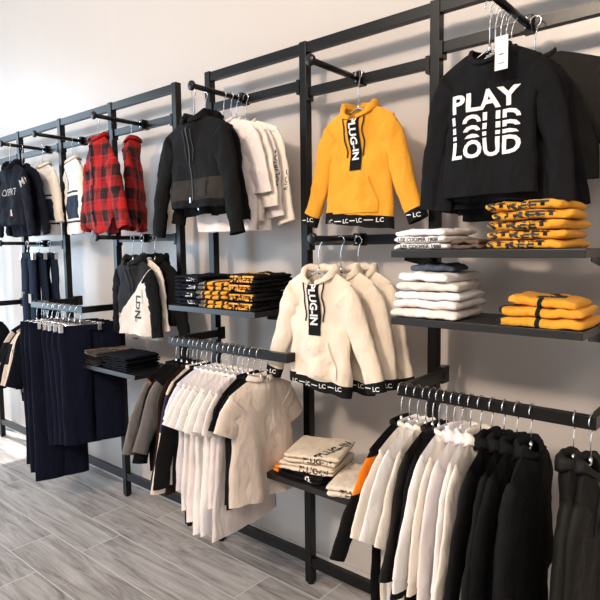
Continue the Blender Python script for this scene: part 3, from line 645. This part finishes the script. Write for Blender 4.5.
# ------------------------------------------------------------------ clothes on the hanging rails
def on_rail(x, zr, label, dy=0, rz=0, drop=.095, **k):
    y = 1.651
    k.setdefault('wr', .35); k.setdefault('ny', .021); k.setdefault('amp', .0045)
    P = garment(label=label, loc=(x, y+dy, zr-drop), rz=PI/2+rz, **k)
    hanger((x, y+dy, zr-drop), PI/2+rz, 'chrome hanger inside the '+label.split(',')[0], w=k.get('w', .17)*.92, sd=k.get('sd', .05)*.92, hz=drop+.001, r=.0235, group='chrome hangers')
    return P
ZR1 = 1.12; T1 = dict(w=.16, t=.015, hem=.178, nw=.06, df=.02)
rail1 = [
 (-2.185, 'black sweatshirt with grey sleeves and orange stripe, leftmost on its rail', 'sweatshirt', 'sweatshirt', dict(L=.48, w=.175, m=M_BLACK, ms=M_GREY, sl=.34, sa=24, seed=101, t=.02)),
 (-2.145, 'black sweatshirt hanging second from the left on the tee rail', 'sweatshirt', 'sweatshirt', dict(L=.50, m=M_BLACK, sl=.38, sa=18, seed=102)),
 (-2.105, 'black sweatshirt with large grey sleeves, third on the tee rail', 'sweatshirt', 'sweatshirt', dict(L=.52, w=.17, m=M_BLACK, ms=M_GREY, sl=.32, sa=22, r0=.07, seed=103, t=.02)),
 (-2.065, 'dark brown long-sleeved top squeezed beside the grey-sleeved one', 'shirt', 'long_sleeve_shirt', dict(L=.56, m=M_BRICK, sl=.44, sa=8, seed=104)),
 (-2.035, 'cream long-sleeved top with a navy sleeve block', 'shirt', 'long_sleeve_shirt', dict(L=.50, m=M_CREAMW, ms=M_NAVYBLOCK, sl=.48, sa=9, seed=105, t=.02)),
 (-2.005, 'black long-sleeved top beside the navy-blocked one', 'shirt', 'long_sleeve_shirt', dict(L=.50, m=M_BLACK, sl=.46, sa=9, seed=106)),
 (-1.97, 'lavender white tee, leftmost of the pale tees', 'tee', 'tee_shirt', dict(L=.52, m=M_LAV, sl=.16, sa=22, sleeve='short', r0=.075, r1=.06, seed=107, t=.02)),
 (-1.935, 'white tee, second of the pale tees from the left', 'tee', 'tee_shirt', dict(L=.60, m=M_WHITE, sl=.18, sa=30, sleeve='short', r0=.075, r1=.062, seed=108)),
 (-1.90, 'pinkish white tee, third of the pale tees from the left', 'tee', 'tee_shirt', dict(L=.64, m=M_PINKW, sl=.18, sa=28, sleeve='short', r0=.075, r1=.062, seed=109)),
 (-1.87, 'white tee, fourth of the pale tees from the left', 'tee', 'tee_shirt', dict(L=.68, m=M_WHITE, sl=.18, sa=27, sleeve='short', r0=.075, r1=.062, seed=110)),
 (-1.835, 'warm white tee, fifth of the pale tees from the left', 'tee', 'tee_shirt', dict(L=.66, m=M_CREAMW, sl=.18, sa=28, sleeve='short', r0=.075, r1=.062, seed=111)),
 (-1.80, 'long white top with its hem lowest on the rail', 'shirt', 'long_tee_shirt', dict(L=.66, m=M_WHITE, sl=.18, sa=24, sleeve='short', r0=.075, r1=.062, seed=112, w=.165, hem=.2)),
 (-1.765, 'pinkish white tee next to the long white top', 'tee', 'tee_shirt', dict(L=.54, m=M_PINKW, sl=.17, sa=24, sleeve='short', r0=.072, r1=.06, seed=113)),
 (-1.735, 'long pale pinkish top just left of the black tees', 'shirt', 'long_tee_shirt', dict(L=.655, m=M_PINKW, sl=.17, sa=20, sleeve='short', r0=.072, r1=.06, seed=114, w=.165, hem=.205)),
 (-1.705, 'black tee, left of the two black tees', 'tee', 'tee_shirt', dict(L=.53, hem=.15, m=M_BLACK, sl=.15, sa=22, sleeve='short', r0=.07, r1=.058, seed=115)),
 (-1.672, 'black tee directly behind the front beige tee', 'tee', 'tee_shirt', dict(L=.49, m=M_BLACK, sl=.14, sa=20, sleeve='short', r0=.07, r1=.058, seed=116)),
]
for x, lb, cat, nm, kw in rail1:
    k = dict(T1); k.update(kw); k['w'] = kw.get('w', .155)
    P = on_rail(x, ZR1, lb, dy=0, rz=random.Random(int(-x*1000)).uniform(-.1, .1), cat=cat, name=nm, neck='crew', **k)
    if 'orange stripe' in lb: stamp('stripe', rect_bm(.014, .2), bvh_of(P['sleeves']), (-.165, 0, -.16), M_ORANGE, P['sleeves'][0], cast=(0, 1, 0))
P = on_rail(-1.63, ZR1, 'beige tee with a small stand collar facing the room, frontmost on the rail', cat='tee', name='tee_shirt', w=.165, L=.50, hem=.175, sd=.05, t=.035, m=M_BEIGE, sleeve='short', sl=.15, sa=26, r0=.082, r1=.066, neck='collar', hoodr=.014, df=.008, seed=120, amp=.010, fold=26, nw=.055, rz=-.08)
ZR2 = 1.073
rail2 = [
 (-.975, 'black hooded top with orange shoulder, leftmost on the right-hand rail', 'sweatshirt', 'hooded_sweatshirt', dict(L=.60, m=M_BLACK, ms=(M_ORSH, M_BLACK), sl=.34, sa=33, seed=201, w=.19, r0=.075), 'crew'),
 (-.945, 'cream white long-sleeved top, first pale one from the left on the right-hand rail', 'shirt', 'long_sleeve_shirt', dict(L=.56, m=M_CREAMW, sl=.27, sa=34, r0=.08, r1=.07, seed=202, w=.18), 'crew'),
 (-.915, 'white long-sleeved top with the longest hem, second pale one on the right-hand rail', 'shirt', 'long_sleeve_shirt', dict(L=.62, m=M_WHITE, sl=.27, sa=30, r0=.08, r1=.07, seed=203, w=.178), 'crew'),
 (-.885, 'greyish cream long-sleeved top just left of the brown-black ones', 'shirt', 'long_sleeve_shirt', dict(L=.55, m=M_CREAMW, sl=.28, sa=25, r0=.075, r1=.065, seed=204, w=.165), 'crew'),
 (-.86, 'brown-black top with a tiny red stitch mark', 'shirt', 'long_sleeve_shirt', dict(L=.60, m=M_CHAR, sl=.38, sa=13, seed=205, w=.165), 'crew'),
 (-.838, 'black top squeezed right of the red-stitched one', 'shirt', 'long_sleeve_shirt', dict(L=.64, m=M_BLACK, sl=.42, sa=10, seed=206, w=.16), 'crew'),
 (-.812, 'white sweatshirt, first of the pale row in the middle of the right-hand rail', 'sweatshirt', 'sweatshirt', dict(L=.50, m=M_WHITE, sl=.40, sa=14, seed=207, cuff=.04, w=.155), 'crew'),
 (-.787, 'warm white sweatshirt, second in the middle pale row', 'sweatshirt', 'sweatshirt', dict(L=.55, m=M_CREAMW, sl=.40, sa=13, seed=208, cuff=.04, w=.155), 'crew'),
 (-.76, 'pinkish white sweatshirt, third in the middle pale row', 'sweatshirt', 'sweatshirt', dict(L=.55, m=M_PINKW, sl=.41, sa=12, seed=209, cuff=.04, w=.155), 'hood'),
 (-.732, 'white hooded sweatshirt, fourth in the middle pale row', 'sweatshirt', 'hooded_sweatshirt', dict(L=.55, m=M_WHITE, sl=.41, sa=11, seed=210, cuff=.04, w=.155), 'hood'),
 (-.70, 'warm cream hooded sweatshirt beside the black hoodies', 'sweatshirt', 'hooded_sweatshirt', dict(L=.56, m=M_CREAMW, sl=.43, sa=10, seed=211, cuff=.045, hemband=.04, w=.16), 'hood'),
 (-.665, 'black hoodie, first of the black row next to the cream one', 'hoodie', 'hoodie', dict(L=.48, m=M_BLACK2, sl=.42, sa=15, seed=212, w=.165, t=.022), 'hood'),
 (-.628, 'black hoodie, second of the black row on the right-hand rail', 'hoodie', 'hoodie', dict(L=.52, m=M_BLACK, sl=.44, sa=13, seed=213, w=.165, t=.022), 'hood'),
 (-.59, 'black hoodie, third of the black row on the right-hand rail', 'hoodie', 'hoodie', dict(L=.56, m=M_BLACK2, sl=.45, sa=12, seed=214, w=.165, t=.024), 'hood'),
 (-.55, 'black hoodie facing the room, last before the gap on the rail', 'hoodie', 'hoodie', dict(L=.58, m=M_BLACK, sl=.40, sa=10, seed=215, w=.17, t=.034, r0=.075, amp=.009), 'hood'),
]
for x, lb, cat, nm, kw, nk in rail2:
    k = dict(t=.013, nw=.055, df=.02, hoodr=.02); k.update(kw)
    P = on_rail(x, ZR2, lb, rz=random.Random(int(-x*1000)).uniform(-.07, .07), drop=.10, cat=cat, name=nm, neck=nk, **k)
    if 'red stitch' in lb: stamp('stitch_mark', rect_bm(.012, .006), bvh_of([P['sleeves'][0]]), (-.2, 0, -.33), M_RED, P['sleeves'][0])
for x, lb, sd_, rz in ((-.435, 'long black coat with gathered top, left of the two coats at the right edge', 221, .12), (-.392, 'long black coat with gathered top, cut by the right edge of the picture', 223, -.05)):
    P = on_rail(x, ZR2, lb, rz=rz, drop=.11, dy=0, cat='coat', name='coat', w=.085, L=.62, hem=.2, sd=.08, t=.03, m=M_COATED, sleeve='long', sl=.44, sa=14, r0=.045, r1=.055, neck='hood', hoodr=.018, nw=.042, seed=sd_, amp=.012, fold=40)
    cords(P, .02, -.04, -.2)
# garments and trousers on the far rail
ZR3 = 1.215
for k, (x, m_, lb) in enumerate(((-3.70, M_INK, 'black jersey, leftmost beside the dark trousers'), (-3.655, M_BLOCK, 'cream jersey with black chest block, left one beside the trousers'), (-3.60, M_INK, 'black jersey with cream shoulder between the two block jerseys'), (-3.56, M_BLOCK, 'cream jersey with black block and sleeve lettering, touching the navy trousers'), (-3.53, M_INK, 'black jersey with white hem label right against the trousers'))):
    P = on_rail(max(x, -3.628+.0*k) if k == 0 else (-3.56+.022*(k-1)), ZR3, lb, dy=.02, drop=.10, cat='jersey', name='jersey', w=.165, L=.42+.03*(k % 3), t=.013, m=m_, ms=(M_INK if k in (1, 4) else M_CREAMW if k in (3,) else M_BLOCK), sl=.33, sa=24-2*k, r0=.07, r1=.055, neck='crew', seed=301+k)
    if k == 3: stamp('lettering', text_bm('STREET', .02, .0), bvh_of([P['sleeves'][0]]), (-.19, 0, -.19), M_INKB, P['sleeves'][0], rot=PI/2+.35)
pz = [(-3.44, .90, M_NAVY, 'long navy trousers with blue side piping, leftmost pair', True, 1), (-3.39, .94, M_NAVY, 'long navy trousers with blue piping, second pair from the left', True, 1), (-3.33, .98, M_NAVY, 'long navy trousers, third pair and lowest hem', False, 1),
      (-3.31, .80, M_NAVY, 'cropped dark trousers, first of the shorter pairs', False, 0), (-3.245, .76, M_NAVY, 'cropped black trousers, second of the shorter pairs', False, 0), (-3.18, .74, M_NAVY, 'cropped navy trousers, third of the shorter pairs', False, 0), (-3.115, .73, M_NAVY, 'cropped black trousers, fourth of the shorter pairs', False, 0), (-3.055, .72, M_NAVY, 'cropped navy trousers nearest the dark folded stacks', False, 0)]
for i, (x, L_, m_, lb, pp, lg) in enumerate(pz):
    trousers(lb, (x, 1.651+(-.01 if lg else .06), 1.13), PI/2+.05*math.sin(i*3)-(.3 if lg else .38), m_, L=L_-.03, w=.145 if lg else .175, hemw=.082, seed=320+i, piping=M_CORDB if pp else None, t=.018, spread=.0)
    hanger((x, 1.651, 1.145), PI/2+.05*math.sin(i*3)-(.3 if lg else .38), 'chrome clip hanger holding the '+lb.split(',')[0], w=.13, hz=.068, r=.0235, clips=True, yoff=0)
for k, (x, m_, lb, L_) in enumerate(((-4.50, M_INK, 'dark top at the left picture edge, hanging on the cut-off rail', .55), (-4.56, M_CREAMW, 'pale top at the left picture edge behind the dark one', .5))):
    on_rail(x, 1.165, lb, drop=.10, cat='shirt', name='long_sleeve_shirt', w=.17, L=L_, t=.02, m=m_, sl=.4, sa=14, neck='crew', seed=340+k)
# ------------------------------------------------------------------ folded stacks
def stack(x, y, z, n, h, labels, rz=0, **k):
    out = []
    for i in range(n):
        rnd = random.Random(i*7+int(abs(x)*100)); k['group'] = 'folded pile: '+labels[0].split(',')[0]; kk = {a: (b[i] if isinstance(b, list) else b) for a, b in k.items()}
        out.append(folded(labels[i], (x+rnd.uniform(-.006, .006), y+rnd.uniform(-.006, .006), z+.001+i*(h+.0012)), rz+rnd.uniform(-.1, .1), h=h, seed=i+abs(x)*50, **kk))
    return out
ordl = ['bottom one', 'second from the bottom', 'third from the bottom', 'fourth from the bottom', 'fifth from the bottom', 'top one']
def labs(s, n): return [s+', '+(ordl[i] if i < n-1 else 'topmost') for i in range(n)]
# left shelf pair of stacks
TP = lambda s, h, x, z, m, sx=1, rot=0: (s, h, 'front', x, z, rot, m, sx)
stack(-2.125, 1.78, ZS1, 4, .034, labs('folded black tee with white letters in the left shelf stack', 4), m=M_INK, w=.18, d=.22, texts=[[TP('LDN', .016, .03, .017, M_INKP, 1.4)]]*4, group=None, name='folded_tee', cat='tee')
stack(-1.93, 1.77, ZS1, 3, .038, labs('folded grey hoodie with yellow and black stripes', 3), m=M_GREYYEL, w=.19, d=.24, name='folded_hoodie', cat='hoodie')
stack(-1.755, 1.78, ZS1, 4, .037, labs('folded black top with yellow letters beside the striped hoodies', 4), m=M_BLACK, w=.17, d=.24, texts=[[TP('STREET', .028, 0, .018, M_INKY, 1.2)]]*3+[[('STREET', .05, 'top', .0, -.03, -.25, M_INKY, .8), TP('STREET', .028, 0, .018, M_INKY, 1.2)]], name='folded_sweatshirt', cat='shirt')
# upper right shelf
stack(-.92, 1.77, ZS2, 3, .021, labs('folded white tee with black lettering on its edge', 3), m=M_WHITE, w=.19, d=.2, layers=1, texts=[[TP('LEE COOPER 1908', .013, 0, .0105, M_INKB, 1.1)]]*2+[[('ST LONDON', .03, 'top', .0, -.04, .0, M_INKB, .9)]], name='folded_tee', cat='tee')
folded('small folded brown and grey top beside the white lettered tees', (-.80, 1.80, ZS2+.001), .1, M_BROWN, w=.11, d=.2, h=.032, name='folded_sweatshirt', cat='shirt', seed=9)
stack(-.578, 1.76, ZS2, 5, .0262, labs('folded yellow top with black letters in the tall stack', 5), m=M_YEL, w=.225, d=.2, layers=1, texts=[[TP('STREET', .0245, -.02, .0132, M_INKB, 1.8)]]*5, name='folded_sweatshirt', cat='shirt')
# lower right shelf
stack(-.905, 1.77, ZS3, 5, .0285, labs('folded off-white sweatshirt in the pale stack', 5)[:4]+['folded off-white sweatshirt fourth under the blue grey top'], m=[M_CREAMW, M_PINKW, M_WHITE, M_CREAMW, M_WHITE], w=[.235, .23, .225, .21, .18], d=.22, layers=1, name='folded_sweatshirt', cat='sweatshirt')
folded('small folded blue grey top crowning the pale stack', (-.90, 1.77, ZS3+.153), .15, M_BLUEG, w=.15, d=.16, h=.024, layers=1, name='folded_sweatshirt', cat='shirt', seed=4, sag=.008)
stack(-.545, 1.76, ZS3, 3, .027, ['folded yellow shirt with black trim, bottom of the loose pile', 'folded yellow shirt with black trim, middle of the loose pile', 'crumpled yellow shirt with black trim on top of the loose pile'], m=M_YELBLK, w=[.24, .23, .19], d=[.22, .21, .2], layers=1, tilt=[0, 0, .08], name='folded_shirt', cat='shirt')
# low shelf
folded('folded black top with orange end under the cream hoodies', (-1.465, 1.79, ZS4+.001), 0, M_OREND, w=.25, d=.24, h=.03, layers=2, name='folded_sweatshirt', cat='shirt', seed=2, texts=[TP('GI', .022, .06, .015, M_INKP, 1.2)])
oe = bpy.context.scene.objects['folded_sweatshirt'] if 'folded_sweatshirt' in bpy.context.scene.objects else None
folded('folded cream hoodie with black letters, left pile, lower one', (-1.45, 1.785, ZS4+.033), .22, M_CREAM, w=.24, d=.23, h=.034, layers=2, name='folded_hoodie', cat='hoodie', seed=3, texts=[TP('PLUG-IN', .024, .04, .017, M_INKB, 1.1)])
folded('folded cream hoodie with black letters, left pile, upper one', (-1.44, 1.79, ZS4+.069), .34, M_CREAM, w=.23, d=.24, h=.04, layers=2, name='folded_hoodie', cat='hoodie', seed=5, texts=[('PLUG-IN', .045, 'top', .07, -.02, 1.2, M_INKB, .95), TP('PLUG-IN', .022, .03, .02, M_INKB, 1.1)])
folded('folded cream hoodie with black letters lying alone right of the pile', (-1.215, 1.775, ZS4+.001), .3, M_CREAM, w=.2, d=.26, h=.045, layers=2, name='folded_hoodie', cat='hoodie', seed=7, texts=[('STREET', .045, 'top', .05, .02, 1.2, M_INKB, .95), TP('PLUG-IN', .026, .02, .022, M_INKB, 1.05)])
# left shelf of trousers
stack(-3.0, 1.78, ZS5, 3, .025, ['folded dark grey trousers, bottom of the camouflage pile', 'folded black trousers, middle of the camouflage pile', 'folded brown camouflage trousers on top of the pile'], m=[M_CHAR, M_BLACK, M_CAMO], w=.24, d=.24, layers=2, name='folded_trousers', cat='trousers')
stack(-2.755, 1.77, ZS5, 3, .025, labs('folded black trousers in the right pile of the left shelf', 3), m=[M_INK, M_BLACK, M_INK], w=.24, d=.22, layers=2, name='folded_trousers', cat='trousers')

# repeats that belong together
for o in bpy.data.objects:
    c = o.get('category'); l = o.get('label', '')
    if not c or o.get('group'): continue
    x, y, z = o.location
    if 'plaid' in l: g = 'red plaid shirts'
    elif c == 'jeans': g = 'dark jeans on the upper left arm'
    elif c == 'trousers' and z > 1: g = 'dark trousers on the left rail'
    elif c == 'rack': g = 'black wall racks'
    elif c == 'shelf': g = 'black shelves'
    elif c == 'hanging rail': g = 'black hanging rails'
    elif 'cream hoodie' in l and z > 1: g = 'cream hoodies on the middle arm'
    elif 'zip jacket' in l and c == 'jacket': g = 'black zip jackets'
    elif 'white' in l and z > 1.6 and c == 'shirt' and x > -2.5 and x < -1.5: g = 'white shirts behind the zip jackets'
    elif z > 1.6 and x > -1 and x < 0: g = 'dark shirts on the upper right arm'
    elif c == 'jersey' and z > 1.6: g = 'white zip jerseys'
    elif z > .9 and z < 1.2 and -2.3 < x < -1.5 and y < 1.7 and c != 'hanger': g = 'clothes on the middle hanging rail'
    elif z > .9 and z < 1.0 and x > -1.0 and c != 'hanger': g = 'clothes on the right hanging rail'
    elif c == 'jersey': g = 'jerseys on the left rail'
    elif l.startswith('folded cream'): g = 'folded cream hoodies on the low shelf'
    else: continue
    o['group'] = g
